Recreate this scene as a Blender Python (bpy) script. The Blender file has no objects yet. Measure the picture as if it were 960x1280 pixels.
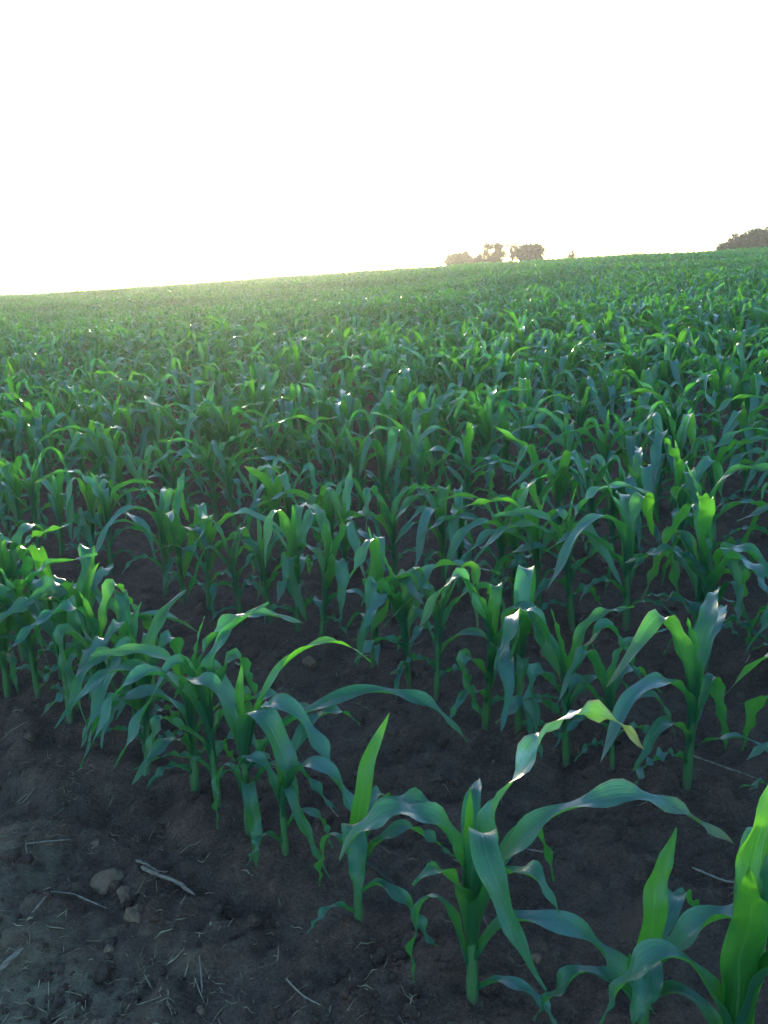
import bpy, math, random
import numpy as np
from mathutils import Matrix, Vector

R = math.radians
scn = bpy.context.scene
COL = scn.collection

# ------------------------------------------------------------------ camera, sky, sun, exposure
CAM_H = 1.5
PITCH = -13.3
ROLL = 1.75
cam_d = bpy.data.cameras.new('camera')
cam = bpy.data.objects.new('camera', cam_d); COL.objects.link(cam)
cam_d.sensor_fit = 'VERTICAL'; cam_d.sensor_height = 24.0
cam_d.lens = 24.0 * 1204.0 / 1280.0
cam_d.clip_start = 0.05; cam_d.clip_end = 6000
CAM_M = Matrix.Translation((0, 0, CAM_H)) @ Matrix.Rotation(R(90 + PITCH), 4, 'X') @ Matrix.Rotation(R(-ROLL), 4, 'Z')
cam.matrix_world = CAM_M
scn.camera = cam

SUN_EL = 2.4
SUN_AZ = -8.5            # degrees left of the +Y view direction
w = bpy.data.worlds.new('World'); scn.world = w; w.use_nodes = True
nt = w.node_tree; nt.nodes.clear()
sky = nt.nodes.new('ShaderNodeTexSky'); sky.sky_type = 'NISHITA'; sky.sun_disc = False
sky.sun_elevation = R(SUN_EL); sky.sun_rotation = R(SUN_AZ)
sky.air_density = 0.7; sky.dust_density = 0.5; sky.ozone_density = 2.5
bg = nt.nodes.new('ShaderNodeBackground'); bg.inputs['Strength'].default_value = 0.15
wo = nt.nodes.new('ShaderNodeOutputWorld')
nt.links.new(sky.outputs[0], bg.inputs[0]); nt.links.new(bg.outputs[0], wo.inputs[0])

sun_d = bpy.data.lights.new('sun', 'SUN'); sun_d.energy = 0.9; sun_d.angle = R(0.5)
sun_d.color = (1.0, 0.80, 0.55)
sun = bpy.data.objects.new('sun', sun_d); COL.objects.link(sun)
sd = Vector((math.sin(R(SUN_AZ)) * math.cos(R(SUN_EL)), math.cos(R(SUN_AZ)) * math.cos(R(SUN_EL)), math.sin(R(SUN_EL))))
sun.rotation_euler = sd.to_track_quat('Z', 'Y').to_euler(); sun.location = (-10, 40, 30)

scn.view_settings.view_transform = 'Standard'; scn.view_settings.look = 'None'
scn.view_settings.gamma = 1; scn.view_settings.use_curve_mapping = False
scn.view_settings.exposure = 3.25
scn.render.engine = 'CYCLES'
scn.cycles.max_bounces = 6; scn.cycles.diffuse_bounces = 3; scn.cycles.glossy_bounces = 2
scn.cycles.transmission_bounces = 3; scn.cycles.volume_bounces = 0; scn.cycles.transparent_max_bounces = 4
scn.cycles.use_denoising = True

HAZE = 0.0007

# ------------------------------------------------------------------ noise and terrain
def hash2(ix, iy, seed):
    h = (ix.astype(np.int64) * 374761393 + iy.astype(np.int64) * 668265263 + seed * 1274126177) & 0xffffffff
    h = ((h ^ (h >> 13)) * 1274126177) & 0xffffffff
    h = (h ^ (h >> 16)) & 0xffffff
    return h / float(0xffffff)

def vnoise(x, y, seed=0):
    ix = np.floor(x); iy = np.floor(y); fx = x - ix; fy = y - iy
    fx = fx * fx * (3 - 2 * fx); fy = fy * fy * (3 - 2 * fy)
    a = hash2(ix, iy, seed); b = hash2(ix + 1, iy, seed); c = hash2(ix, iy + 1, seed); d = hash2(ix + 1, iy + 1, seed)
    return (a * (1 - fx) + b * fx) * (1 - fy) + (c * (1 - fx) + d * fx) * fy - 0.5

def fbm(x, y, s, octv=4, seed=0, gain=0.5):
    o = 0.0; amp = 1.0
    for k in range(octv):
        o = o + amp * vnoise(x / s, y / s, seed + k * 17); s *= 0.48; amp *= gain
    return o

def z_broad(x, y):
    x = np.asarray(x, float); y = np.asarray(y, float)
    yc = 64 - 0.22 * x + 2.5 * np.sin(x * 0.11 + 1.0)
    k = 7.0
    q = np.clip((y - yc) / k, -30, 30)
    ye = y - k * np.log1p(np.exp(q))                     # stops rising at the crest
    d = np.maximum(0, y - yc)
    z = 0.030 * ye - 4.0 * (1 - np.exp(-(d / 45.0) ** 2))
    z = z + 0.034 * 70 * np.tanh(x / 70.0) * (1 / (1 + (np.abs(y) / 400) ** 2))
    z = z + 0.10 * np.sin(x * 0.055 + 0.7) * np.clip(y / 50, 0, 1)
    return z

# planting rows: slanting away to the left
ROW_DIR = np.array([0.700, -0.714]); ROW_N = np.array([0.714, 0.700])
ROW0 = 1.36; ROW_GAP = 0.95

def z_soil(x, y):
    z = z_broad(x, y)
    d = np.hypot(x, y - 2)
    near = 1 / (1 + (d / 25) ** 2)
    z = z + 0.045 * fbm(x, y, 0.50, 3, 3) + near * (0.060 * fbm(x, y, 0.17, 5, 9, 0.62))
    c = np.abs(fbm(x, y, 0.075, 2, 31))
    z = z + near * 0.030 * np.maximum(0, fbm(x, y, 0.10, 3, 40) - 0.10) * 2.4 - near * 0.006 * c
    s = (x * ROW_N[0] + y * ROW_N[1] - ROW0) / ROW_GAP
    ridge = np.where(s > -0.5, 0.018 * np.cos(2 * np.pi * s), -0.018)
    return z + ridge * np.where(y < 70, 1, 0)

# ------------------------------------------------------------------ helpers
def mesh_obj(name, V, F, mat, parent=None, attrs=None, smooth=True, link=True):
    V = np.asarray(V, np.float32); F = np.asarray(F, np.int32)
    me = bpy.data.meshes.new(name)
    n = F.shape[1]
    me.vertices.add(len(V)); me.vertices.foreach_set('co', V.ravel())
    me.loops.add(F.size); me.loops.foreach_set('vertex_index', F.ravel())
    me.polygons.add(len(F)); me.polygons.foreach_set('loop_start', np.arange(0, F.size, n, dtype=np.int32))
    me.polygons.foreach_set('loop_total', np.full(len(F), n, np.int32))
    if smooth: me.polygons.foreach_set('use_smooth', np.ones(len(F), bool))
    for k, v in (attrs or {}).items():
        a = me.attributes.new(k, 'FLOAT', 'POINT'); a.data.foreach_set('value', np.asarray(v, np.float32))
    me.update(calc_edges=True)
    if mat: me.materials.append(mat)
    o = bpy.data.objects.new(name, me)
    if link: COL.objects.link(o)
    if parent: o.parent = parent
    return o

def tag(o, label=None, cat=None, group=None, kind=None):
    if label: o['label'] = label
    if cat: o['category'] = cat
    if group: o['group'] = group
    if kind: o['kind'] = kind
    return o

def empty(name, loc):
    o = bpy.data.objects.new(name, None); COL.objects.link(o); o.location = loc; o.empty_display_size = 0.1
    return o

def sstep(a, b, x):
    t = np.clip((x - a) / (b - a), 0, 1); return t * t * (3 - 2 * t)

# ------------------------------------------------------------------ materials
class NT:
    def __init__(s, name):
        s.m = bpy.data.materials.new(name); s.m.use_nodes = True; s.t = s.m.node_tree; s.t.nodes.clear()
    def n(s, typ, **kw):
        nd = s.t.nodes.new(typ)
        for k, v in kw.items():
            if k.startswith('i_'):
                key = k[2:]; key = int(key) if key.isdigit() else key.replace('_', ' ')
                if hasattr(v, 'bl_idname') or isinstance(v, bpy.types.NodeSocket): s.t.links.new(v, nd.inputs[key])
                else: nd.inputs[key].default_value = v
            else: setattr(nd, k, v)
        return nd
    def math(s, op, a, b=0.0, clamp=False):
        nd = s.n('ShaderNodeMath', operation=op, use_clamp=clamp)
        for i, v in enumerate((a, b)):
            if isinstance(v, bpy.types.NodeSocket): s.t.links.new(v, nd.inputs[i])
            else: nd.inputs[i].default_value = v
        return nd.outputs[0]
    def mix(s, f, a, b):
        nd = s.n('ShaderNodeMix', data_type='RGBA')
        for i, v in ((0, f), (6, a), (7, b)):
            if isinstance(v, bpy.types.NodeSocket): s.t.links.new(v, nd.inputs[i])
            else: nd.inputs[i].default_value = v if i == 0 else (*v, 1)
        return nd.outputs[2]
    def ramp(s, f, a, b):
        nd = s.n('ShaderNodeMapRange', i_0=f); nd.inputs[1].default_value = a; nd.inputs[2].default_value = b
        return nd.outputs[0]
    def attr(s, name): return s.n('ShaderNodeAttribute', attribute_name=name).outputs['Fac']
    def out(s, sh):
        o = s.n('ShaderNodeOutputMaterial'); s.t.links.new(sh, o.inputs[0]); return s.m

def leaf_material():
    N = NT('maize_leaf')
    u = N.attr('u'); t = N.attr('t'); rnd = N.attr('rnd'); dry = N.attr('dry')
    oi = N.n('ShaderNodeObjectInfo').outputs['Random']
    geo = N.n('ShaderNodeNewGeometry')
    pos = N.n('ShaderNodeTexCoord').outputs['Object']
    r = N.math('FRACT', N.math('ADD', rnd, N.math('MULTIPLY', oi, 0.618)))
    au = N.math('ABSOLUTE', u)
    rib = N.math('SUBTRACT', 1.0, N.ramp(au, 0.03, 0.10))
    rib = N.math('MULTIPLY', rib, N.math('SUBTRACT', 1.0, N.math('MULTIPLY', t, 0.8)))
    big = N.n('ShaderNodeTexNoise', i_Vector=pos, i_Scale=14.0, i_Detail=3.0).outputs[0]
    # parallel veins
    comb = N.n('ShaderNodeCombineXYZ', i_X=N.math('MULTIPLY', u, 9.0), i_Y=N.math('MULTIPLY', t, 2.5), i_Z=N.math('MULTIPLY', rnd, 30.0)).outputs[0]
    vein = N.n('ShaderNodeTexNoise', i_Vector=comb, i_Scale=1.6, i_Detail=2.0).outputs[0]
    fine = N.n('ShaderNodeTexNoise', i_Vector=N.n('ShaderNodeCombineXYZ', i_X=N.math('MULTIPLY', u, 26.0), i_Y=N.math('MULTIPLY', t, 1.5), i_Z=N.math('MULTIPLY', rnd, 11.0)).outputs[0], i_Scale=1.0, i_Detail=1.0).outputs[0]
    base = N.mix(r, (0.010, 0.098, 0.064), (0.020, 0.132, 0.074))
    base = N.mix(N.ramp(big, 0.35, 0.7), base, (0.014, 0.115, 0.058))
    base = N.mix(N.math('MULTIPLY', N.ramp(vein, 0.35, 0.75), 0.5), base, (0.035, 0.165, 0.062))
    base = N.mix(N.math('MULTIPLY', rib, 0.75), base, (0.17, 0.33, 0.14))
    base = N.mix(N.math('MULTIPLY', N.ramp(fine, 0.50, 0.58), 0.45), base, (0.07, 0.24, 0.12))
    # waxy bloom with pale sky gleams painted in: upper face paler, bluer than underside
    wax_gleam = N.math('MULTIPLY', geo.outputs['Backfacing'], N.math('ADD', 0.0, N.math('MULTIPLY', N.math('POWER', N.math('FRACT', N.math('MULTIPLY', r, 5.3)), 1.2), 0.70)))
    wax_gleam = N.math('MULTIPLY', wax_gleam, N.ramp(t, 0.10, 0.35))
    base = N.mix(wax_gleam, base, (0.18, 0.34, 0.30))
    # dry, bleached tips and edges, small blemish spots
    vor = N.n('ShaderNodeTexVoronoi', i_Vector=N.n('ShaderNodeCombineXYZ', i_X=N.math('MULTIPLY', u, 3.0), i_Y=N.math('MULTIPLY', t, 30.0), i_Z=N.math('MULTIPLY', rnd, 77.0)).outputs[0], i_Scale=1.0)
    spot = N.math('MULTIPLY', N.math('LESS_THAN', vor.outputs[0], 0.16), N.math('GREATER_THAN', N.math('FRACT', N.math('MULTIPLY', rnd, 13.7)), 0.55))
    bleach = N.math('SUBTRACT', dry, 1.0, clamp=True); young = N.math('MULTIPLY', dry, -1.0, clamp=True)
    dry = N.math('MAXIMUM', N.math('MINIMUM', dry, 1.0), 0.0)
    base = N.mix(young, base, N.mix(N.math('MULTIPLY', rib, 0.7), (0.035, 0.180, 0.032), (0.13, 0.34, 0.10)))
    edge = N.math('MULTIPLY', N.ramp(t, 0.72, 1.0), dry)
    edge = N.math('ADD', edge, N.math('MULTIPLY', N.math('MULTIPLY', N.ramp(au, 0.86, 1.0), N.ramp(t, 0.35, 0.6)), dry), clamp=True)
    drycol = (0.26, 0.27, 0.13)
    base = N.mix(N.math('MULTIPLY', spot, 0.5), base, (0.30, 0.36, 0.16))
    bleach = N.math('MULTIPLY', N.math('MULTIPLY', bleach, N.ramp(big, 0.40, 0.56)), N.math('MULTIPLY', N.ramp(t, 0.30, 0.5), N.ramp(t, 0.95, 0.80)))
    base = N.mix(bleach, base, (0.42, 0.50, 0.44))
    base = N.mix(edge, base, drycol)
    tr = N.mix(r, (0.045, 0.36, 0.045), (0.15, 0.50, 0.025))
    tr = N.mix(N.math('MULTIPLY', N.ramp(vein, 0.3, 0.8), 0.4), tr, (0.05, 0.25, 0.02))
    tr = N.mix(young, tr, (0.15, 0.55, 0.025))
    tr = N.mix(edge, tr, (0.17, 0.22, 0.09))
    bh = N.math('ADD', N.math('MULTIPLY', vein, 0.8), N.math('ADD', N.math('MULTIPLY', rib, -0.8), N.math('MULTIPLY', fine, 0.9)))
    bump = N.n('ShaderNodeBump', i_Strength=0.8, i_Distance=0.0022, i_Height=bh).outputs[0]
    p = N.n('ShaderNodeBsdfPrincipled', i_Base_Color=base, i_Roughness=0.40, i_Normal=bump)
    p.inputs['IOR'].default_value = 1.5; p.inputs['Coat Weight'].default_value = 0.7; p.inputs['Coat Roughness'].default_value = 0.30
    p.inputs['Specular IOR Level'].default_value = 0.6
    p.inputs['Sheen Weight'].default_value = 0.05; p.inputs['Sheen Roughness'].default_value = 0.4
    tl = N.n('ShaderNodeBsdfTranslucent', i_Color=tr, i_Normal=bump)
    mx = N.n('ShaderNodeMixShader', i_0=N.math('SUBTRACT', 0.46, N.math('MULTIPLY', bleach, 0.25)), i_1=p.outputs[0], i_2=tl.outputs[0])
    return N.out(mx.outputs[0])

def stem_material():
    N = NT('maize_stem')
    pos = N.n('ShaderNodeTexCoord').outputs['Object']
    ns = N.n('ShaderNodeTexNoise', i_Vector=N.n('ShaderNodeMapping', i_Vector=pos, i_Scale=(160, 160, 12)).outputs[0], i_Scale=1.0, i_Detail=2.0).outputs[0]
    z = N.attr('t')
    c = N.mix(ns, (0.05, 0.15, 0.04), (0.10, 0.23, 0.075))
    c = N.mix(N.math('SUBTRACT', 1.0, N.ramp(z, 0.0, 0.16)), c, (0.12, 0.105, 0.07))
    p = N.n('ShaderNodeBsdfPrincipled', i_Base_Color=c, i_Roughness=0.45,
            i_Normal=N.n('ShaderNodeBump', i_Strength=0.4, i_Distance=0.001, i_Height=ns).outputs[0])
    tl = N.n('ShaderNodeBsdfTranslucent', i_Color=(0.10, 0.30, 0.03, 1))
    return N.out(N.n('ShaderNodeMixShader', i_0=0.15, i_1=p.outputs[0], i_2=tl.outputs[0]).outputs[0])

def soil_material():
    N = NT('soil')
    pos = N.n('ShaderNodeNewGeometry').outputs['Position']
    a = N.n('ShaderNodeTexNoise', i_Vector=pos, i_Scale=2.2, i_Detail=6.0, i_Roughness=0.6).outputs[0]
    b = N.n('ShaderNodeTexNoise', i_Vector=pos, i_Scale=22.0, i_Detail=6.0, i_Roughness=0.7).outputs[0]
    c = N.n('ShaderNodeTexNoise', i_Vector=pos, i_Scale=150.0, i_Detail=4.0, i_Roughness=0.7).outputs[0]
    sandy = N.attr('sandy')
    col = N.mix(N.ramp(a, 0.3, 0.7), (0.185, 0.098, 0.066), (0.290, 0.170, 0.115))
    d2 = N.n('ShaderNodeTexNoise', i_Vector=pos, i_Scale=7.5, i_Detail=5.0, i_Roughness=0.65, i_Distortion=0.6).outputs[0]
    col = N.mix(N.math('MULTIPLY', N.ramp(d2, 0.42, 0.62), 0.75), col, (0.120, 0.064, 0.046))
    col = N.mix(N.math('MULTIPLY', N.ramp(b, 0.40, 0.62), 0.6), col, (0.220, 0.130, 0.082))
    col = N.mix(N.math('MULTIPLY', N.ramp(b, 0.54, 0.70), 0.7), col, (0.34, 0.22, 0.14))
    col = N.mix(N.math('MULTIPLY', N.ramp(c, 0.54, 0.70), 0.6), col, (0.38, 0.26, 0.17))
    col = N.mix(N.math('MULTIPLY', N.ramp(c, 0.47, 0.34), 0.6), col, (0.052, 0.030, 0.023))
    sm = N.math('MULTIPLY', sandy, N.ramp(b, 0.32, 0.62), clamp=True)
    col = N.mix(sm, col, (0.50, 0.37, 0.21))
    h = N.math('ADD', N.math('MULTIPLY', b, 0.7), N.math('MULTIPLY', c, 0.5))
    bp = N.n('ShaderNodeBump', i_Strength=1.0, i_Distance=0.06, i_Height=h).outputs[0]
    p = N.n('ShaderNodeBsdfPrincipled', i_Base_Color=col, i_Roughness=0.95, i_Normal=bp)
    p.inputs['Specular IOR Level'].default_value = 0.15
    return N.out(p.outputs[0])

def simple_material(name, c1, c2, scale, rough=0.9, bump=0.5, dist=0.003, trans=None):
    N = NT(name)
    pos = N.n('ShaderNodeTexCoord').outputs['Object']
    oi = N.n('ShaderNodeObjectInfo').outputs['Random']
    a = N.n('ShaderNodeTexNoise', i_Vector=pos, i_Scale=scale, i_Detail=5.0, i_Roughness=0.65).outputs[0]
    f = N.math('ADD', N.ramp(a, 0.3, 0.7), N.math('MULTIPLY', N.math('SUBTRACT', oi, 0.5), 0.5), clamp=True)
    col = N.mix(f, c1, c2)
    p = N.n('ShaderNodeBsdfPrincipled', i_Base_Color=col, i_Roughness=rough,
            i_Normal=N.n('ShaderNodeBump', i_Strength=bump, i_Distance=dist, i_Height=a).outputs[0])
    p.inputs['Specular IOR Level'].default_value = 0.2
    if trans:
        tl = N.n('ShaderNodeBsdfTranslucent', i_Color=(*trans, 1))
        return N.out(N.n('ShaderNodeMixShader', i_0=0.3, i_1=p.outputs[0], i_2=tl.outputs[0]).outputs[0])
    return N.out(p.outputs[0])

M_LEAF = leaf_material(); M_STEM = stem_material(); M_SOIL = soil_material()
M_STONE = simple_material('field_stone', (0.12, 0.066, 0.038), (0.26, 0.155, 0.09), 40, 0.95, 1.0)
M_CLOD = simple_material('soil_clod', (0.055, 0.043, 0.038), (0.10, 0.08, 0.066), 60, 0.95, 0.8)
M_STRAW = simple_material('dry_straw', (0.15, 0.10, 0.05), (0.42, 0.31, 0.18), 40, 0.7, 0.3, 0.001)
M_STALK = simple_material('old_stalk', (0.12, 0.08, 0.05), (0.36, 0.27, 0.18), 55, 0.8, 0.7)
M_BARK = simple_material('bark', (0.05, 0.04, 0.03), (0.10, 0.08, 0.06), 6, 0.95, 0.6, 0.02)
M_FOL = simple_material('tree_foliage', (0.030, 0.048, 0.022), (0.055, 0.080, 0.035), 1.5, 0.8, 0.0, 0.01)
M_WEED = simple_material('weed_leaf', (0.03, 0.10, 0.03), (0.05, 0.16, 0.05), 30, 0.5, 0.2, 0.001, (0.06, 0.25, 0.03))

# ------------------------------------------------------------------ ground: one sheet to the horizon
def build_ground():
    n = 820
    s = np.linspace(-1, 1, n)
    b = 6.9
    X = 0.95 * np.sinh(b * s); Y = 2.1 + 0.95 * np.sinh(b * s)
    gx, gy = np.meshgrid(X, Y)
    z = z_soil(gx, gy)
    V = np.stack([gx, gy, z], -1).reshape(-1, 3)
    i = np.arange(n * n).reshape(n, n)
    F = np.stack([i[:-1, :-1], i[:-1, 1:], i[1:, 1:], i[1:, :-1]], -1).reshape(-1, 4)
    p = (gx * ROW_N[0] + gy * ROW_N[1]) + 0.25 * fbm(gx, gy, 0.5, 3, 77)
    sandy = sstep(1.0, 0.45, p + 0.3 * fbm(gx, gy, 0.16, 3, 79))
    o = mesh_obj('ground', V, F, M_SOIL, attrs={'sandy': sandy.ravel()})
    tag(o, 'dark bare soil of the sloping field between the maize rows', 'ground', kind='structure')
build_ground()

# ------------------------------------------------------------------ maize leaf
TK = [0, .12, .25, .45, .65, .8, .92, 1]
WK = [.80, .82, .95, 1, .86, .62, .32, .03]
PK = [0, .08, .18, .32, .6, 1]
PV = [2.5, 1.9, 1.25, .9, .70, .45]

def leaf_mesh(spine, az, width, ns, nc, cup=1.0, rip=0.006, ripf=4.0, ph=0.0, roll=0.0, side=0.0, rnd=0.5, dry=0.0, whorl=False):
    """spine: (r, z) points of the midrib in the vertical plane of azimuth az; returns verts, quads, attributes"""
    sp = np.asarray(spine, float)
    # resample evenly along the length
    dl = np.r_[0, np.cumsum(np.hypot(*np.diff(sp, axis=0).T))]
    t = np.linspace(0, 1, ns)
    r = np.interp(t * dl[-1], dl, sp[:, 0]); z = np.interp(t * dl[-1], dl, sp[:, 1])
    if ns > 10:
        for _ in range(1):
            r[1:-1] = 0.25 * r[:-2] + 0.5 * r[1:-1] + 0.25 * r[2:]; z[1:-1] = 0.25 * z[:-2] + 0.5 * z[1:-1] + 0.25 * z[2:]
    e = np.array([math.cos(az), math.sin(az), 0]); k = np.array([0, 0, 1.0]); B0 = np.cross(k, e)
    sd_ = side * t ** 2 * dl[-1]
    P = r[:, None] * e + z[:, None] * k + sd_[:, None] * B0
    T = np.gradient(P, axis=0); T /= np.linalg.norm(T, axis=1)[:, None] + 1e-9
    B = B0 - (T @ B0)[:, None] * T; B /= np.linalg.norm(B, axis=1)[:, None]
    N = np.cross(T, B)
    a = roll * sstep(0.15, 1.0, t)
    B, N = B * np.cos(a)[:, None] + N * np.sin(a)[:, None], N * np.cos(a)[:, None] - B * np.sin(a)[:, None]
    wd = width * np.interp(t, TK, WK) * (1 + .05 * np.sin(9 * t + ph * 3))
    P = P + (.10 * width * np.sin(11 * t + ph) * sstep(.2, .6, t))[:, None] * B0
    phi = np.interp(t, PK, PV) * cup
    if whorl: phi = np.interp(t, [0, .3, .7, 1], [2.6, 2.0, 1.0, .5]) * cup
    phi = np.clip(phi, 0.12, 2.9)
    u = np.linspace(-1, 1, nc)
    R_ = wd / (2 * phi)
    x = R_[:, None] * np.sin(u[None] * phi[:, None]); y = R_[:, None] * (1 - np.cos(u[None] * phi[:, None]))
    env = sstep(0.12, 0.35, t) * (1 - 0.6 * sstep(0.8, 1, t))
    sgn = (u > 0)
    wv = np.sin(2 * np.pi * ripf * t[:, None] + ph + sgn[None] * 1.9 + 1.3 * np.sin(7 * t[:, None] + ph))
    y = y + rip * env[:, None] * (np.abs(u)[None] ** 2.2) * wv
    y = y + .35 * rip * env[:, None] * np.sin(2 * np.pi * ripf * .6 * t[:, None] + 2 * ph + 1.5 * u[None])
    y = y + .05 * wd[:, None] * np.clip(np.abs(u)[None], 0, .3) * sstep(.1, .3, t)[:, None] * 2
    V = P[:, None] + x[..., None] * B[:, None] + y[..., None] * N[:, None]
    i = np.arange(ns * nc).reshape(ns, nc)
    F = np.stack([i[:-1, :-1], i[:-1, 1:], i[1:, 1:], i[1:, :-1]], -1).reshape(-1, 4)
    uu = np.broadcast_to(u[None], (ns, nc)).ravel(); tt = np.broadcast_to(t[:, None], (ns, nc)).ravel()
    return V.reshape(-1, 3), F, dict(u=uu, t=tt, rnd=np.full(uu.shape, rnd), dry=np.full(uu.shape, dry))

def arc_spine(h, L, th0, bend, tc, tw, droop=0.0, r0=0.010, n=48):
    t = np.linspace(0, 1, n)
    th = th0 * sstep(0.05, 0.28, t) + bend * sstep(tc - tw, tc + tw, t) + droop * t
    ds = L / (n - 1)
    r = r0 + np.r_[0, np.cumsum(np.sin(th[:-1]) * ds)]; z = h + np.r_[0, np.cumsum(np.cos(th[:-1]) * ds)]
    return np.stack([r, z], -1)

def curve_spine(pts, n=48):
    """smooth curve through a few (r, z) points"""
    p = np.asarray(pts, float); p = np.vstack([2 * p[0] - p[1], p, 2 * p[-1] - p[-2]])
    out = []
    m = max(4, n // (len(p) - 3))
    for i in range(1, len(p) - 2):
        for s in np.linspace(0, 1, m, endpoint=False):
            a, b, c, d = p[i - 1], p[i], p[i + 1], p[i + 2]
            out.append(0.5 * ((2 * b) + (-a + c) * s + (2 * a - 5 * b + 4 * c - d) * s * s + (-a + 3 * b - 3 * c + d) * s ** 3))
    out.append(p[-2]); return np.array(out)

def tube(path, rad, nsd=8):
    path = np.asarray(path, float); rad = np.asarray(rad, float)
    T = np.gradient(path, axis=0); T /= np.linalg.norm(T, axis=1)[:, None] + 1e-9
    ref = np.array([0.0, 1.0, 0.0]) if abs(T[0][1]) < 0.8 else np.array([1.0, 0, 0])
    B = np.cross(T, ref); B /= np.linalg.norm(B, axis=1)[:, None]; N = np.cross(T, B)
    a = np.linspace(0, 2 * np.pi, nsd, endpoint=False)
    V = path[:, None] + rad[:, None, None] * (np.cos(a)[None, :, None] * B[:, None] + np.sin(a)[None, :, None] * N[:, None])
    n = len(path); i = np.arange(n * nsd).reshape(n, nsd); j = np.roll(i, -1, 1)
    F = np.stack([i[:-1], j[:-1], j[1:], i[1:]], -1).reshape(-1, 4)
    return V.reshape(-1, 3), F

def stem_mesh(h, rad, lean, nsd=8, ns=10):
    z = np.linspace(-0.03, h, ns); tt = (z + 0.03) / (h + 0.03)
    r = rad * (1.08 - 0.30 * tt) * (1 + 0.07 * np.cos(tt * 2 * np.pi * 3.2)); r[-1] *= 0.4
    P = np.stack([lean[0] * tt ** 1.5 * 0, lean[1] * tt * 0, z], -1)
    V, F = tube(P, r, nsd)
    return V, F, dict(t=np.repeat(np.clip(z / h, 0, 1), nsd))

def random_leaves(rs):
    """the leaves of one young plant as keyword sets for leaf_mesh"""
    out = []
    n = rs.choice([8, 9, 9, 10]); az0 = rs.uniform(0, 6.28)
    hs = np.linspace(0.045, 0.25, n) ** 1.0
    for i in range(n):
        f = i / (n - 1.0)
        L = np.interp(f, [0, .2, .45, .65, .85, 1], [.18, .28, .44, .50, .42, .21]) * rs.uniform(.85, 1.15)
        W = np.interp(f, [0, .3, .6, .85, 1], [.022, .037, .052, .048, .030]) * rs.uniform(.85, 1.12)
        th0 = R(np.interp(f, [0, .3, .6, .85, 1], [52, 38, 27, 15, 5])) * rs.uniform(.75, 1.25)
        bend = R(np.interp(f, [0, .3, .6, .85, 1], [70, 100, 105, 70, 8])) * rs.uniform(.65, 1.3)
        sharp = rs.random() < 0.58 and 0.3 < f < 0.95
        tc = rs.uniform(.42, .62); tw = rs.uniform(.025, .07) if sharp else rs.uniform(.22, .38)
        if sharp: bend = R(rs.uniform(105, 150))
        out.append(dict(spine=arc_spine(hs[i], L, th0, bend, tc, tw, R(rs.uniform(0, 18))), az=az0 + math.pi * i + rs.normal(0, .38),
                        width=W, cup=rs.uniform(.8, 1.25), rip=rs.uniform(.004, .012) * (0.4 if f > .95 else 1), ripf=rs.uniform(3, 6),
                        ph=rs.uniform(0, 6.28), roll=rs.normal(0, .35), side=rs.normal(0, .12), rnd=rs.random(),
                        dry=-rs.uniform(.1, .6) if f > .85 or (f > .6 and rs.random() < .15) else (rs.uniform(.3, 1) if rs.random() < .35 else 0.0), whorl=f > .97))
    return out

PROTO_N = 30
protos = []
rs = np.random.RandomState(11)
for k in range(PROTO_N):
    protos.append(dict(leaves=random_leaves(rs), h=0.27, rad=rs.uniform(.0085, .0115), lean=rs.uniform(-.1, .1, 2)))

def proto_arrays(p, ns, nc, nsd, keep=1.0, wide=1.0):
    """all of a plant in one set of arrays (for the mass of distant plants)"""
    Vs, Fs, A = [], [], dict(u=[], t=[], rnd=[], dry=[], kind=[]); off = 0
    lv = p['leaves']
    if keep < 1: lv = lv[int(len(lv) * (1 - keep)):]
    for q in lv:
        q = dict(q); q['width'] *= wide
        V, F, a = leaf_mesh(ns=ns, nc=nc, **q)
        Vs.append(V); Fs.append(F + off); off += len(V)
        for k in ('u', 't', 'rnd', 'dry'): A[k].append(a[k])
        A['kind'].append(np.zeros(len(V)))
    if nsd:
        V, F, a = stem_mesh(p['h'], p['rad'], p['lean'], nsd, 4)
        Vs.append(V); Fs.append(F + off); off += len(V)
        A['u'].append(np.full(len(V), .5)); A['t'].append(a['t']); A['rnd'].append(np.full(len(V), .5)); A['dry'].append(np.zeros(len(V))); A['kind'].append(np.ones(len(V)))
    return np.vstack(Vs), np.vstack(Fs), {k: np.concatenate(v) for k, v in A.items()}

def plant_object(label, group, loc, rotz, scale, leaves, h, rad, lean, tilt=(0, 0)):
    root = empty('maize_plant', loc); root.rotation_euler = (tilt[0], tilt[1], rotz); root.scale = (scale,) * 3
    tag(root, label, 'maize plant', group)
    V, F, a = stem_mesh(h, rad, lean, 12, 16)
    mesh_obj('stem', V, F, M_STEM, root, a)
    for q in leaves:
        q = dict(q); ll = q.pop('label', None)
        V, F, a = leaf_mesh(ns=34, nc=9, **q)
        lf = mesh_obj('leaf', V, F, M_LEAF, root, a)
        if ll: lf['label'] = ll
    return root

def copy_plant(src, loc, rotz, scale, label, group, tilt):
    r = src.copy(); COL.objects.link(r); r.location = loc; r.rotation_euler = (tilt[0], tilt[1], rotz); r.scale = (scale,) * 3
    r['label'] = label; r['group'] = group
    for ch in src.children:
        c = ch.copy(); COL.objects.link(c); c.parent = r
        if 'label' in c: del c['label']
    return r


# ------------------------------------------------------------------ front plants, modelled one by one
def C(*p): return curve_spine(p)
def LF(az, width, *p, **kw):
    d = dict(spine=C(*p), az=R(az), width=width, cup=1.0, rip=.005, ripf=4, ph=0.3, roll=0, side=0, rnd=.5, dry=0, whorl=False)
    d.update(kw); return d

def Z(x, y): return float(z_soil(np.array([x]), np.array([y]))[0])

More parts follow.
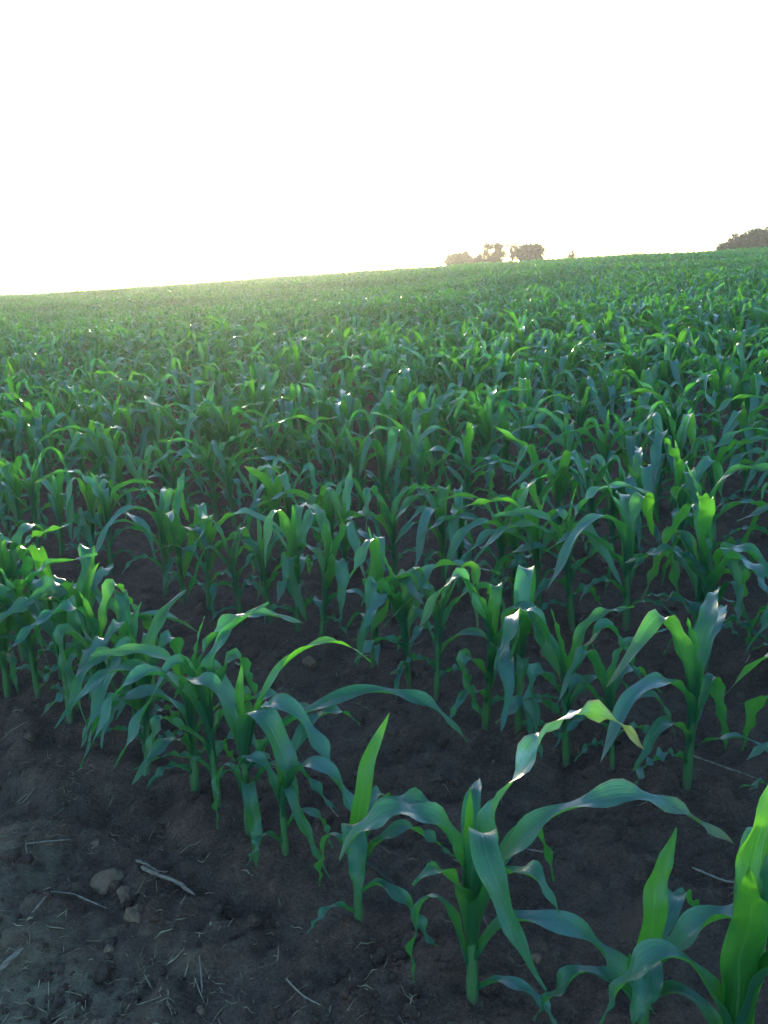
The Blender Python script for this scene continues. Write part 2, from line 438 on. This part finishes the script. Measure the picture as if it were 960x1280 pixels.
HERO_XY = []
def hero(label, x, y, scale, leaves, h, rad):
    HERO_XY.append((x, y))
    return plant_object(label, 'maize plants in the front row', (x, y, Z(x, y) - .008), 0, scale, leaves, h, rad, (0, 0))

hero('large maize plant in the front with one long wavy bleached leaf arching up', .15, 1.68, 1.0, [
    LF(2, .053, (.011, .18), (.035, .28), (.09, .36), (.17, .425), (.27, .455), (.36, .44), (.44, .40), (.52, .34), cup=.75, rip=.012, ripf=5, roll=.45, rnd=.31, dry=1.0, label='right arching leaf with a dry pointed tip'),
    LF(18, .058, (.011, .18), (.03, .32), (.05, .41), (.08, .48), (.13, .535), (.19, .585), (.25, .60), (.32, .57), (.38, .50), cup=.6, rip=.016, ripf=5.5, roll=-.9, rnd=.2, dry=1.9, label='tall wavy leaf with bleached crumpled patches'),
    LF(-118, .058, (.011, .20), (.03, .33), (.055, .42), (.085, .452), (.118, .44), (.145, .385), (.162, .31), (.172, .24), cup=.85, rip=.008, rnd=.12, side=.42, label='broad leaf folded over and hanging in front of the stem'),
    LF(176, .066, (.011, .20), (.02, .31), (.05, .40), (.10, .435), (.16, .43), (.22, .39), (.26, .33), cup=.9, rip=.010, ph=2, rnd=.44, dry=.4, roll=-.35),
    LF(100, .030, (.004, .20), (.006, .31), (.010, .40), (.018, .48), whorl=True, rnd=.86, rip=.002, dry=-1.0),
    LF(80, .050, (.006, .18), (.02, .29), (.05, .37), (.10, .42), (.16, .42), cup=1.1, rnd=.8),
    LF(-45, .066, (.010, .14), (.03, .24), (.07, .32), (.12, .36), (.17, .355), (.21, .32), cup=1.1, roll=-.3, rnd=.25, rip=.008, dry=-.5),
    LF(-150, .062, (.010, .13), (.025, .24), (.05, .31), (.09, .34), (.13, .32), cup=1.3, rnd=.6, rip=.008, dry=-.6),
    LF(-8, .050, (.012, .11), (.05, .18), (.11, .21), (.19, .195), (.27, .13), (.335, .045), (.36, .012), cup=.8, rip=.011, roll=.5, rnd=.51),
    LF(172, .036, (.012, .09), (.04, .20), (.07, .245), (.10, .22), (.12, .13), (.118, .04), cup=.9, rnd=.17, rip=.008),
    LF(38, .038, (.010, .16), (.08, .29), (.15, .335), (.20, .30), (.225, .23), (.235, .18), rnd=.58, rip=.007),
    LF(-32, .030, (.012, .04), (.07, .085), (.14, .07), (.19, .022), rnd=.7, dry=.5),
], .23, .0125)

hero('small maize plant left of the large one, with one bright upright blade', -.085, 1.91, 1.0, [
    LF(95, .040, (.006, .16), (.012, .26), (.03, .36), (.05, .43), (.065, .48), cup=.4, side=-.26, rip=.003, rnd=.92, dry=-1.0, label='bright green blade standing upright'),
    LF(-100, .058, (.010, .15), (.03, .24), (.06, .285), (.10, .28), (.13, .23), (.15, .17), cup=1.0, rip=.010, rnd=.22, side=.15),
    LF(-15, .055, (.010, .15), (.04, .26), (.10, .315), (.16, .32), (.20, .29), cup=1.1, rip=.010, roll=.4, rnd=.35),
    LF(165, .034, (.010, .12), (.03, .20), (.06, .215), (.08, .16), (.09, .08), rnd=.5, rip=.007),
    LF(-30, .034, (.010, .08), (.06, .12), (.12, .095), (.17, .03), (.20, .012), rip=.009, rnd=.1),
    LF(-160, .022, (.010, .03), (.05, .06), (.09, .045), (.12, .008), rnd=.6),
    LF(10, .038, (.010, .13), (.05, .20), (.11, .225), (.17, .19), (.22, .14), rip=.009, rnd=.77),
    LF(60, .044, (.010, .14), (.05, .24), (.11, .27), (.16, .22), rip=.007, rnd=.47),
], .18, .0105)

hero('tall bright green maize plant cut off by the bottom right corner', .585, 1.42, 1.0, [
    LF(100, .082, (.010, .14), (.015, .30), (.03, .40), (.05, .49), (.08, .56), (.11, .61), cup=.45, side=-.24, rip=.009, rnd=.95, dry=-1.0, label='broad bright blade standing tall'),
    LF(-115, .066, (.010, .14), (.02, .28), (.035, .40), (.055, .47), (.07, .52), cup=.55, side=.04, rip=.009, rnd=.88, dry=-1.0),
    LF(20, .075, (.010, .18), (.04, .34), (.10, .48), (.18, .55), (.27, .56), (.34, .50), rip=.009, roll=.4, rnd=.4, dry=.4),
    LF(175, .056, (.010, .12), (.04, .22), (.09, .29), (.15, .30), (.20, .24), (.23, .15), rip=.009, rnd=.3),
    LF(-20, .070, (.010, .14), (.04, .28), (.10, .37), (.18, .39), (.26, .33), (.31, .23), rip=.010, rnd=.55),
    LF(60, .060, (.010, .16), (.03, .30), (.08, .41), (.15, .46), (.22, .42), rnd=.7, rip=.008),
    LF(-70, .040, (.010, .06), (.06, .13), (.12, .11), (.17, .03), rnd=.2),
    LF(140, .040, (.010, .08), (.06, .17), (.13, .17), (.19, .08), rnd=.6),
], .24, .0125)

hero('maize plant with a short pointed blade at the bottom edge', .455, 1.53, 1.0, [
    LF(95, .052, (.008, .12), (.012, .21), (.025, .31), (.045, .38), (.065, .43), cup=.55, side=-.22, rip=.005, rnd=.93, dry=-.9, label='short pointed upright blade'),
    LF(-12, .072, (.010, .12), (.03, .20), (.08, .27), (.14, .31), (.20, .31), (.25, .26), cup=1.2, rip=.012, rnd=.28),
    LF(-100, .066, (.010, .11), (.03, .19), (.06, .235), (.095, .225), (.12, .165), cup=1.0, side=-.1, rip=.009, rnd=.4),
    LF(170, .044, (.010, .09), (.05, .15), (.11, .165), (.17, .11), (.20, .045), rip=.009, rnd=.62),
    LF(50, .044, (.010, .12), (.06, .22), (.13, .26), (.20, .22), (.25, .15), rip=.008, rnd=.1),
    LF(-50, .030, (.010, .04), (.06, .08), (.12, .06), (.16, .01), rnd=.77),
], .18, .012)

hero('maize plant with broad drooping leaves and one long leaf reaching right', -.38, 2.28, 1.0, [
    LF(12, .054, (.010, .22), (.035, .34), (.08, .43), (.15, .50), (.22, .525), (.29, .505), (.34, .46), cup=1.0, rip=.006, roll=-.3, rnd=.9, dry=-.8, label='light green leaf arching over to the right'),
    LF(-58, .068, (.010, .22), (.035, .33), (.07, .39), (.11, .385), (.14, .33), (.165, .25), (.18, .17), cup=.9, rip=.009, rnd=.15, side=.15, label='broad leaf hanging straight down'),
    LF(-28, .060, (.010, .24), (.05, .36), (.11, .41), (.18, .37), (.25, .28), (.29, .21), cup=.9, rip=.009, rnd=.3),
    LF(4, .050, (.010, .20), (.10, .31), (.22, .375), (.34, .395), (.45, .37), (.53, .31), (.58, .24), cup=.9, rip=.009, roll=.4, rnd=.42, dry=.3),
    LF(-75, .040, (.010, .10), (.04, .18), (.08, .19), (.12, .11), (.14, .03), (.145, .008), cup=.9, rip=.009, rnd=.6),
    LF(-170, .036, (.010, .11), (.03, .20), (.05, .22), (.075, .15), (.08, .04), rnd=.2, rip=.008),
    LF(90, .034, (.004, .24), (.008, .34), (.015, .42), (.03, .48), whorl=True, rip=.002, rnd=.7, dry=-.8),
    LF(150, .056, (.010, .22), (.04, .34), (.10, .42), (.17, .42), (.23, .35), rip=.009, rnd=.36),
    LF(-10, .036, (.010, .14), (.07, .22), (.14, .21), (.20, .14), (.24, .10), rip=.008, rnd=.5),
], .25, .0125)

hero('leaning maize plant whose lowest leaves touch the soil beside the long-leaved one', -.275, 2.17, .78, [
    LF(-75, .036, (.010, .14), (.03, .24), (.06, .28), (.10, .24), (.14, .14), (.18, .02), rip=.011, rnd=.15, side=.25, roll=.6),
    LF(-20, .062, (.010, .18), (.05, .30), (.11, .35), (.18, .31), (.24, .20), (.27, .10), rip=.011, rnd=.3),
    LF(160, .055, (.010, .18), (.05, .30), (.11, .34), (.17, .28), rip=.008, rnd=.55),
    LF(40, .060, (.010, .22), (.06, .36), (.14, .43), (.24, .43), (.32, .36), rip=.008, rnd=.75),
    LF(-150, .034, (.010, .05), (.06, .10), (.10, .07), (.13, .01), rnd=.4, rip=.008),
    LF(80, .034, (.004, .20), (.008, .30), (.02, .38), whorl=True, rip=.002, rnd=.8, dry=-.8),
    LF(5, .036, (.010, .10), (.06, .16), (.12, .12), (.15, .02), rnd=.6, rip=.008),
], .22, .0125)

# ------------------------------------------------------------------ all the other planting positions
CM = np.array(CAM_M.inverted())
def project(x, y, z):
    v = CM[:3, :3] @ np.array([x, y, z]) + CM[:3, 3]
    return 480 + 1204 * v[0] / -v[2], 640 - 1204 * v[1] / -v[2], -v[2]

rs = np.random.RandomState(5)
P = []                                                       # x, y, row
for x, y in [(-1.76, 3.90), (-1.57, 3.68), (-1.42, 3.53), (-1.20, 3.31), (-1.07, 3.19), (-.82, 2.87), (-.57, 2.53)]:
    P.append((x, y, 0))
for x, y in [(-.92, 4.17), (-.78, 4.02), (-.62, 3.88), (-.49, 3.85), (-.37, 3.75), (-.27, 3.66), (-.06, 3.36), (.07, 3.15), (.16, 3.06), (.30, 2.82), (.40, 2.78), (.52, 2.62), (.64, 2.54), (.81, 2.40), (1.02, 2.18), (1.2, 2.02), (1.37, 1.83), (1.55, 1.66)]:
    P.append((x, y, 1))
for k in range(0, 150):
    off = ROW0 + (0 if k == 0 else .92 + (k - 1) * .80)
    s = -150.0
    while s < 150:
        step = rs.uniform(.15, .27) * (.88 if k > 1 else 1) * (1 + (rs.random() < .05) * rs.uniform(.5, 1.2)); s += step
        x = ROW_N[0] * off + ROW_DIR[0] * s; y = ROW_N[1] * off + ROW_DIR[1] * s
        if y < -6 or y > 84 or abs(x) > 9 + .72 * max(y, 0): continue
        if k == 0 and -2.0 < (x - .714 * ROW0) / .7 * 1 and x > -1.83 and x < .78: continue
        if k == 1 and -1.02 < x < 1.62: continue
        jt = .03 if k < 2 else .06
        P.append((x + rs.normal(0, jt), y + rs.normal(0, jt), k))
P = np.array(P)
PZ = z_soil(P[:, 0], P[:, 1]) - .008
cand = []
for i, (x, y, k) in enumerate(P):
    d = math.hypot(x, y)
    if d > 16 or y < .3: continue
    vis = False
    for hh in (.0, .25, .5):
        px, py, pz = project(x, y, PZ[i] + hh)
        m = 35 if hh else 0
        if pz > 0 and -m < px < 960 + m and py < 1290: vis = True
    if vis: cand.append((d, i))
cand.sort()
near = [i for d, i in cand[:284]]
near_set = set(near)

ONES = 'first second third fourth fifth sixth seventh eighth ninth tenth eleventh twelfth thirteenth fourteenth fifteenth sixteenth seventeenth eighteenth nineteenth'.split()
ORD = ONES + ['twentieth'] + ['twenty-' + o for o in ONES[:9]] + ['thirtieth'] + ['thirty-' + o for o in ONES[:9]] + ['fortieth'] + ['forty-' + o for o in ONES[:9]] + ['fiftieth'] + ['fifty-' + o for o in ONES[:9]]
ROWW = ['front', 'second', 'third', 'fourth', 'fifth', 'sixth', 'seventh', 'eighth', 'ninth', 'tenth', 'eleventh', 'twelfth', 'thirteenth', 'fourteenth', 'fifteenth', 'sixteenth']
rows = {}
for i in near: rows.setdefault(int(P[i, 2]), []).append(i)
labels = {}
for k, ii in rows.items():
    ii.sort(key=lambda i: project(P[i, 0], P[i, 1], PZ[i] + .2)[0])
    for n_, i in enumerate(ii):
        labels[i] = 'young green maize plant, %s from the left in the %s row from the bare soil' % (ORD[n_], ROWW[k])

sources = {}
for i in near:
    x, y, k = P[i]
    pk = int(rs.randint(PROTO_N)); sc = (1 + .25 * float(fbm(np.array([x]), np.array([y]), 3.5, 2, 61)[0])) * rs.uniform(1.0, 1.2) * (1.0 if rs.random() > .08 else .78) * (1.12 if k == 0 else 1.16)
    rot = rs.uniform(0, 6.283); ti = tuple(rs.normal(0, .05, 2))
    loc = (x, y, PZ[i]); g = 'maize plants in the %s row' % ROWW[int(k)]
    if pk not in sources:
        p = protos[pk]
        sources[pk] = plant_object(labels[i], g, loc, rot, sc, p['leaves'], p['h'], p['rad'], p['lean'], ti)
    else:
        copy_plant(sources[pk], loc, rot, sc, labels[i], g, ti)

# ------------------------------------------------------------------ the thousands of plants beyond, as one mass
def field_mass():
    D = np.hypot(P[:, 0], P[:, 1])
    idx = np.array([i for i in range(len(P)) if i not in near_set])
    lods = [(0, 15, 16, 5, 6, 1.0, 1.0), (15, 30, 10, 3, 4, 1.0, .92), (30, 50, 8, 3, 0, .9, .98), (50, 200, 7, 3, 0, .8, 1.08)]
    Vs, Fs = [], []; A = {k: [] for k in ('u', 't', 'rnd', 'dry')}; K = []; off = 0
    for lo, hi, ns, nc, nsd, keep, wide in lods:
        sel = idx[(D[idx] >= lo) & (D[idx] < hi)]
        if hi > 100: sel = sel[rs.random(len(sel)) < .92]
        pa = [proto_arrays(p, ns, nc, nsd, keep, wide) for p in protos]
        which = rs.randint(0, PROTO_N, len(sel))
        for pk in range(PROTO_N):
            ss = sel[which == pk]
            if len(ss) == 0: continue
            V, F, a = pa[pk]; n = len(ss)
            rot = rs.uniform(0, 6.283, n); sc = (1 + .30 * fbm(P[ss, 0], P[ss, 1], 3.5, 3, 61)) * rs.uniform(1.0, 1.20, n) * np.interp(D[ss], [8, 16, 30], [1.14, 1.08, 1.0]) * np.where(rs.random(n) < .06, .7, 1)
            c, s_ = np.cos(rot) * sc, np.sin(rot) * sc
            tx, ty = rs.normal(0, .05, n), rs.normal(0, .05, n)
            W = np.empty((n, len(V), 3), np.float32)
            W[..., 0] = P[ss, 0][:, None] + V[None, :, 0] * c[:, None] - V[None, :, 1] * s_[:, None] + tx[:, None] * V[None, :, 2]
            W[..., 1] = P[ss, 1][:, None] + V[None, :, 0] * s_[:, None] + V[None, :, 1] * c[:, None] + ty[:, None] * V[None, :, 2]
            W[..., 2] = PZ[ss][:, None] + V[None, :, 2] * sc[:, None]
            Vs.append(W.reshape(-1, 3)); Fs.append((F[None] + off + (np.arange(n) * len(V))[:, None, None]).reshape(-1, 4))
            K.append(np.tile(a['kind'][F[:, 0]], n))
            for k in A:
                v = a[k]
                if k == 'rnd': v = (v[None] + rs.random(n)[:, None]) % 1.0; v = v.ravel()
                else: v = np.tile(v, n)
                A[k].append(v)
            off += n * len(V)
    Fa = np.vstack(Fs)
    o = mesh_obj('maize_crop', np.vstack(Vs), Fa, M_LEAF, attrs={k: np.concatenate(v) for k, v in A.items()})
    o.data.materials.append(M_STEM)
    o.data.polygons.foreach_set('material_index', np.concatenate(K).astype(np.int32))
    tag(o, 'dense green mass of distant maize running up to the crest of the field', 'maize crop', kind='stuff')
    print('mass faces', len(Fa), 'plants', len(idx))
field_mass()

# ------------------------------------------------------------------ stones, old stalks and straw on the soil
def stone(label, x, y, size, flat, seed, mat=M_STONE, name='stone', cat='stone', group='stones on the bare soil'):
    import bmesh
    bm = bmesh.new(); bmesh.ops.create_icosphere(bm, subdivisions=4, radius=1)
    r_ = np.random.RandomState(seed); o3 = r_.uniform(0, 50, 3)
    from mathutils import noise
    st = r_.uniform(.75, 1.3, 2)
    for v in bm.verts:
        c = v.co.copy(); q = Vector(o3) + c * .9
        f = 1 + .50 * noise.noise(q) + .26 * noise.noise(q * 2.4) + .10 * noise.noise(q * 7)
        v.co = Vector((c.x * st[0], c.y * st[1], c.z * flat)) * f * size
    me = bpy.data.meshes.new(name); bm.to_mesh(me); bm.free()
    for p in me.polygons: p.use_smooth = True
    me.materials.append(mat)
    o = bpy.data.objects.new(name, me); COL.objects.link(o)
    o.location = (x, y, Z(x, y) + size * flat * .12); o.rotation_euler = (r_.uniform(-.2, .2), r_.uniform(-.2, .2), r_.uniform(0, 6))
    return tag(o, label, cat, group)

STONES = [
    ('reddish brown stone alone on the soil left of the maize stems', -1.19, 2.93, .030, .75),
    ('largest flat brown stone beside the pair of crossed stalks', -.737, 2.20, .037, .55),
    ('small rounded stone touching the largest flat one', -.685, 2.145, .020, .8),
    ('dark round stone just below the largest flat one', -.625, 2.045, .024, .8),
    ('thin pale stone lying above the largest flat one', -.812, 2.345, .020, .5),
    ('small brown pebble in the straw near the left edge', -.67, 1.95, .014, .8),
    ('little grey pebble on bare soil below the small maize plant', -.07, 1.735, .009, .9),
    ('tan pebble in the sandy patch at the bottom', -.42, 1.74, .012, .8),
    ('brown stone half hidden between maize stems in the second row', -.30, 3.42, .030, .8),
    ('grey stone lying under the maize right of centre', .62, 3.50, .045, .7),
    ('flat pebble between the front row and the bottom edge', .30, 1.80, .011, .6),
    ('buff stone lying far back between rows at right', 1.06, 4.42, .045, .7),
    ('small dark stone at the left edge of the bare soil', -1.02, 2.20, .016, .7),
    ('brown pebble beside the forked stalk', -.445, 1.94, .010, .8),
]
for n_, (lb, x, y, s_, fl) in enumerate(STONES): stone(lb, x, y, s_, fl, 100 + n_)

def stalk(label, pts, rad, seed, mat=M_STALK, name='dry_stalk', forks=()):
    r_ = np.random.RandomState(seed)
    def path(ps, n=14):
        ps = np.array(ps); t = np.linspace(0, 1, len(ps)); q = np.linspace(0, 1, n)
        x = np.interp(q, t, ps[:, 0]); y = np.interp(q, t, ps[:, 1]); z = np.interp(q, t, ps[:, 2])
        g = z_soil(x, y); base = np.linspace(g[0], g[-1], n); base = base + max(0, float(np.max(g - base)) * .6)
        x = x + r_.normal(0, rad * .12, n); y = y + r_.normal(0, rad * .12, n)
        return np.stack([x, y, base + z * .6 + rad * .5], -1)
    Vs, Fs, off = [], [], 0
    for ps, rr in [(pts, rad)] + [(f, rad * .55) for f in forks]:
        p = path(ps); n = len(p)
        rd = rr * .8 * (1 + .14 * r_.normal(0, 1, n)) * np.linspace(1.05, .75, n); rd[0] *= .8; rd[-1] *= .55
        V, F = tube(p, rd, 8); Vs.append(V); Fs.append(F + off); off += len(V)
    o = mesh_obj(name, np.vstack(Vs), np.vstack(Fs), mat)
    return tag(o, label, 'stalk', 'old dry stalks lying on the soil')

stalk('thick pale stalk lying just right of the largest stone', [(-.645, 2.185, .010), (-.60, 2.155, .008), (-.545, 2.125, .005), (-.49, 2.075, .0)], .0068, 1)
stalk('short pale stalk lying above the thick one', [(-.67, 2.225, .004), (-.64, 2.215, .008), (-.605, 2.195, .003)], .0045, 2, forks=[[(-.61, 2.20, .003), (-.575, 2.165, .008)]])
stalk('bent forked stalk left of the stones', [(-.86, 2.0, .0), (-.848, 2.10, .014), (-.80, 2.118, .010), (-.715, 2.09, .003)], .0036, 3, forks=[[(-.848, 2.10, .012), (-.89, 2.13, .004)]])
stalk('light stub of stalk at the left edge low down', [(-.92, 1.82, .002), (-.885, 1.87, .012), (-.855, 1.92, .010)], .0085, 4)
stalk('long thin straw-coloured stalk left of the front stems', [(-.985, 2.305, .0), (-.935, 2.33, .006), (-.88, 2.358, .003)], .0028, 5)
stalk('pale thin stalk standing out between the long leaf and the upright blade', [(-.20, 2.47, .002), (-.166, 2.39, .010), (-.131, 2.335, .004)], .0034, 6)
stalk('brown frayed stalk behind the small maize plant', [(-.10, 2.16, .002), (-.05, 2.12, .012), (.0, 2.10, .004)], .0055, 7, mat=M_BARK, forks=[[(-.05, 2.12, .01), (-.03, 2.18, .02)]])
stalk('thin straw lying at the bottom centre', [(-.24, 1.78, .002), (-.20, 1.72, .006), (-.16, 1.69, .001)], .0026, 8)
stalk('pale straw poking up in the sandy patch', [(-.44, 1.86, .002), (-.43, 1.82, .02), (-.425, 1.79, .005)], .0028, 9)
stalk('broken stalk on the soil under the right-hand leaves', [(.86, 2.55, .004), (.95, 2.47, .010), (1.02, 2.43, .002)], .0045, 10)
stalk('crooked stalk lying between first and second rows at right', [(.72, 2.07, .002), (.78, 2.02, .010), (.86, 2.02, .002)], .0038, 11)
stalk('short pale stalk on the ridge behind the bleached leaf', [(.33, 2.22, .003), (.38, 2.20, .008), (.42, 2.21, .002)], .0032, 12)

def straw_bits():
    r_ = np.random.RandomState(21); Vs, Fs = [], []; off = 0
    for q in range(8500):
        if q < 5500:
            x = r_.uniform(-1.7, .15); y = r_.uniform(.9, 2.9)
            p = x * ROW_N[0] + y * ROW_N[1]
            if p > 1.25 or r_.random() > np.interp(p, [.5, .9, 1.25], [1, .85, .25]): continue
            clump = float(fbm(np.array([x]), np.array([y]), .22, 2, 55)[0])
            if clump < r_.uniform(-.45, .25): continue
        else:
            d = r_.uniform(1.0, 13) ; a = r_.uniform(-.5, .5); x = math.sin(a) * d; y = math.cos(a) * d
            if float(fbm(np.array([x]), np.array([y]), .4, 2, 56)[0]) < r_.uniform(-.1, .45): continue
        L = r_.gamma(1.2, .016) + .004; L = min(L, .11); wd = r_.uniform(.0005, .0015) * (2.4 if r_.random() < .06 else 1)
        if y > 3: L *= 1.5; wd *= 1.8
        a = r_.uniform(0, 6.28); n = 4; t = np.linspace(-.5, .5, n)
        bend = r_.normal(0, .18) * (3 if r_.random() < .15 else 1)
        X = x + L * (t * math.cos(a) - bend * t * t * math.sin(a)); Y = y + L * (t * math.sin(a) + bend * t * t * math.cos(a))
        G = z_soil(X, Y) + .0015 + r_.uniform(0, .006) + np.maximum(0, t * r_.normal(0, .25)) * L
        V, F = tube(np.stack([X, Y, G], -1), np.array([wd * .6, wd, wd, wd * .4]), 4)
        Vs.append(V); Fs.append(F + off); off += len(V)
    o = mesh_obj('straw_litter', np.vstack(Vs), np.vstack(Fs), M_STRAW)
    tag(o, 'scattered bits of straw and chaff over the bare soil', 'straw litter', kind='stuff')
straw_bits()

def clods():
    import bmesh
    r_ = np.random.RandomState(31)
    bm = bmesh.new(); bmesh.ops.create_icosphere(bm, subdivisions=2, radius=1)
    V0 = np.array([v.co[:] for v in bm.verts]); F0 = np.array([[v.index for v in f.verts] for f in bm.faces]); bm.free()
    Vs, Fs = [], []; off = 0
    for q in range(15000):
        d = 1.0 + 8 * r_.random() ** 1.7; a = r_.uniform(-.75, .55); x = math.sin(a) * d; y = math.cos(a) * d
        if float(fbm(np.array([x]), np.array([y]), .35, 2, 88)[0]) < r_.uniform(-.3, .35): continue
        s = min(.026, .002 + r_.gamma(1.1, .0042)) * (1 + d * .05)
        f = 1 + .75 * fbm(V0[:, 0] * 1.0 + q * 3.1, V0[:, 1] + V0[:, 2] * 1.7, .8, 3, q % 97)
        V = V0 * f[:, None] * s * r_.uniform(.7, 1.25, 3) * [1, 1, .7]
        ca, sa = math.cos(a * 9), math.sin(a * 9)
        V = np.stack([V[:, 0] * ca - V[:, 1] * sa + x, V[:, 0] * sa + V[:, 1] * ca + y, V[:, 2] + Z(x, y)], -1)
        Vs.append(V); Fs.append(F0 + off); off += len(V)
    o = mesh_obj('soil_crumbs', np.vstack(Vs), np.vstack(Fs), M_SOIL, attrs={'sandy': np.zeros(off)})
    tag(o, 'small crumbs and clods of dark soil', 'soil crumbs', kind='stuff')
clods()

# ------------------------------------------------------------------ trees beyond the crest
def tree(name, label, x, y, base_z, height, crown, seed, trunk_r=.22, leaf=.16, n=2600, open_=0.35, group='trees beyond the crest'):
    """crown: list of (dx, dz, rx, rz) lobes as seen from the field, relative to the trunk foot"""
    r_ = np.random.RandomState(seed)
    root = empty(name, (x, y, base_z)); tag(root, label, 'tree', group)
    Vs, Fs, off = [], [], 0
    th = min(c[1] for c in crown)
    p = np.array([(0, 0, -.5), (.05, 0, th * .4), (.0, .1, th * .8), (.1, 0, th)])
    pp = np.stack([np.interp(np.linspace(0, 3, 10), range(4), p[:, j]) for j in range(3)], -1)
    V, F = tube(pp, np.linspace(trunk_r, trunk_r * .55, 10), 8); Vs.append(V); Fs.append(F + off); off += len(V)
    tips = []
    for (dx, dz, rx, rz) in crown:
        for q in range(5):
            a = r_.uniform(0, 6.28); rr = r_.uniform(.2, .85)
            tip = np.array([dx + rx * rr * math.cos(a), rx * rr * math.sin(a) * .9, dz + rz * r_.uniform(-.3, .75)])
            st = pp[r_.randint(5, 10)]
            mid = (st + tip) / 2 + r_.normal(0, .15, 3) + [0, 0, .15]
            q3 = np.array([st, mid, tip]); path = np.stack([np.interp(np.linspace(0, 2, 7), range(3), q3[:, j]) for j in range(3)], -1)
            V, F = tube(path, np.linspace(trunk_r * .42, .02, 7), 5); Vs.append(V); Fs.append(F + off); off += len(V)
            tips.append(tip)
            for s_ in range(3):
                t2 = tip + r_.normal(0, .28, 3) * [rx, rx, rz]
                path = np.stack([np.interp(np.linspace(0, 1, 4), [0, 1], [mid[j], t2[j]]) for j in range(3)], -1)
                V, F = tube(path, np.linspace(.035, .01, 4), 4); Vs.append(V); Fs.append(F + off); off += len(V); tips.append(t2)
    mesh_obj('trunk', np.vstack(Vs), np.vstack(Fs), M_BARK, root)
    # leaf clumps
    tips = np.array(tips); Q = []
    area = np.array([c[2] * c[3] for c in crown]); area = area / area.sum()
    while len(Q) < n:
        if r_.random() < .45:
            c = tips[r_.randint(len(tips))] + r_.normal(0, .22, 3)
        else:
            k = r_.choice(len(crown), p=area); dx, dz, rx, rz = crown[k]
            v = r_.normal(0, 1, 3); v /= np.linalg.norm(v); v *= r_.uniform(.35, 1.03) ** .6
            c = np.array([dx + v[0] * rx, v[1] * rx * .9, dz + v[2] * rz])
        if float(fbm(np.array([c[0] + seed]), np.array([c[2] + c[1] * .7]), .9, 2, seed)[0]) < open_ - .5: continue
        Q.append(c)
    Q = np.array(Q); m = len(Q)
    a = r_.normal(0, 1, (m, 3)); a /= np.linalg.norm(a, axis=1)[:, None]
    b = np.cross(a, r_.normal(0, 1, (m, 3))); b /= np.linalg.norm(b, axis=1)[:, None]
    s_ = (leaf * r_.uniform(.5, 1.3, m))[:, None]
    V = np.stack([Q - a * s_, Q + b * s_ * .6, Q + a * s_, Q - b * s_ * .6], 1).reshape(-1, 3)
    mesh_obj('crown', V, np.arange(4 * m).reshape(-1, 4), M_FOL, root, smooth=False)
    return root

TB = lambda x, y=150.0: float(z_broad(x, y)) - .05
# crown lobes are given as height above the foot of the tree
def T(name, label, x, lobes, seed, **kw):
    f = .74; b = TB(x * f, 150 * f)
    tree(name, label, x * f, 150 * f, b, 0, [(dx * f, (z - 1.5) * f + 1.5 - b, rx * f, rz * f) for dx, z, rx, rz in lobes], seed, **kw)
T('round_tree', 'low dome-shaped tree, leftmost of those on the skyline', 12.6, [(0, 4.6, 2.0, 1.15), (-.9, 4.1, 1.2, .8), (1.0, 4.1, 1.1, .8)], 1, n=7000, open_=.05, leaf=.13)
T('spreading_tree', 'dark tree with an uneven flat-topped crown between the dome and the airy tree', 17.2, [(-1.2, 4.6, 1.3, .8), (0, 5.3, 1.2, .8), (.6, 6.5, 1.5, .30), (1.2, 5.4, 1.0, .6), (.2, 4.4, 1.7, .8)], 2, n=5600, open_=.22, leaf=.12)
T('airy_tree', 'thin airy tree with sky showing through its branches', 20.5, [(-.5, 6.4, .7, .5), (.4, 6.6, .6, .4), (0, 5.2, .7, .8)], 3, n=420, open_=.2, leaf=.11, trunk_r=.12)
T('dense_tree', 'dense dark tree, rightmost of the cluster on the skyline', 23.0, [(-.9, 5.3, 1.1, .85), (.4, 6.0, 1.1, .6), (1.3, 5.5, .8, .8), (-.5, 6.0, .8, .4), (.3, 4.6, 1.8, .9)], 4, n=8500, open_=.18, leaf=.13)
T('small_tree', 'tiny wispy treetop just showing over the crest right of the cluster', 29.4, [(0, 4.6, .8, .7), (.15, 5.3, .3, .3)], 5, n=330, open_=.1, leaf=.10, trunk_r=.08)
T('broad_tree', 'big dark dome-shaped tree at the right end of the skyline', 57.3, [(0, 6.2, 2.7, 1.7), (2.2, 5.8, 2.0, 1.4), (-1.6, 5.6, 1.5, 1.2), (0, 5.2, 3.2, 1.4)], 6, n=15000, open_=.05, leaf=.15)
T('bush', 'low bush running down to the left of the big dome-shaped tree', 53.0, [(0, 5.4, 1.2, .6), (-1.3, 5.0, .8, .5), (1.0, 5.7, .9, .6)], 7, n=2600, open_=.15, leaf=.12, trunk_r=.12)

# ------------------------------------------------------------------ evening haze over the field
if HAZE:
    v = np.array([(sx * 560, 2 + sy * 560, z) for z in (-9.5, 16.0) for sx, sy in ((-1, -1), (1, -1), (1, 1), (-1, 1))])
    F = [(0, 3, 2, 1), (4, 5, 6, 7), (0, 1, 5, 4), (1, 2, 6, 5), (2, 3, 7, 6), (3, 0, 4, 7)]
    m = bpy.data.materials.new('haze'); m.use_nodes = True; m.node_tree.nodes.clear()
    pv = m.node_tree.nodes.new('ShaderNodeVolumePrincipled'); pv.inputs['Color'].default_value = (.9, .93, .9, 1)
    pv.inputs['Density'].default_value = HAZE; pv.inputs['Anisotropy'].default_value = 0.76
    oo = m.node_tree.nodes.new('ShaderNodeOutputMaterial'); m.node_tree.links.new(pv.outputs[0], oo.inputs['Volume'])
    hz = mesh_obj('haze', v, F, m, smooth=False)
    tag(hz, 'thin evening haze glowing towards the low sun', 'haze', kind='stuff')
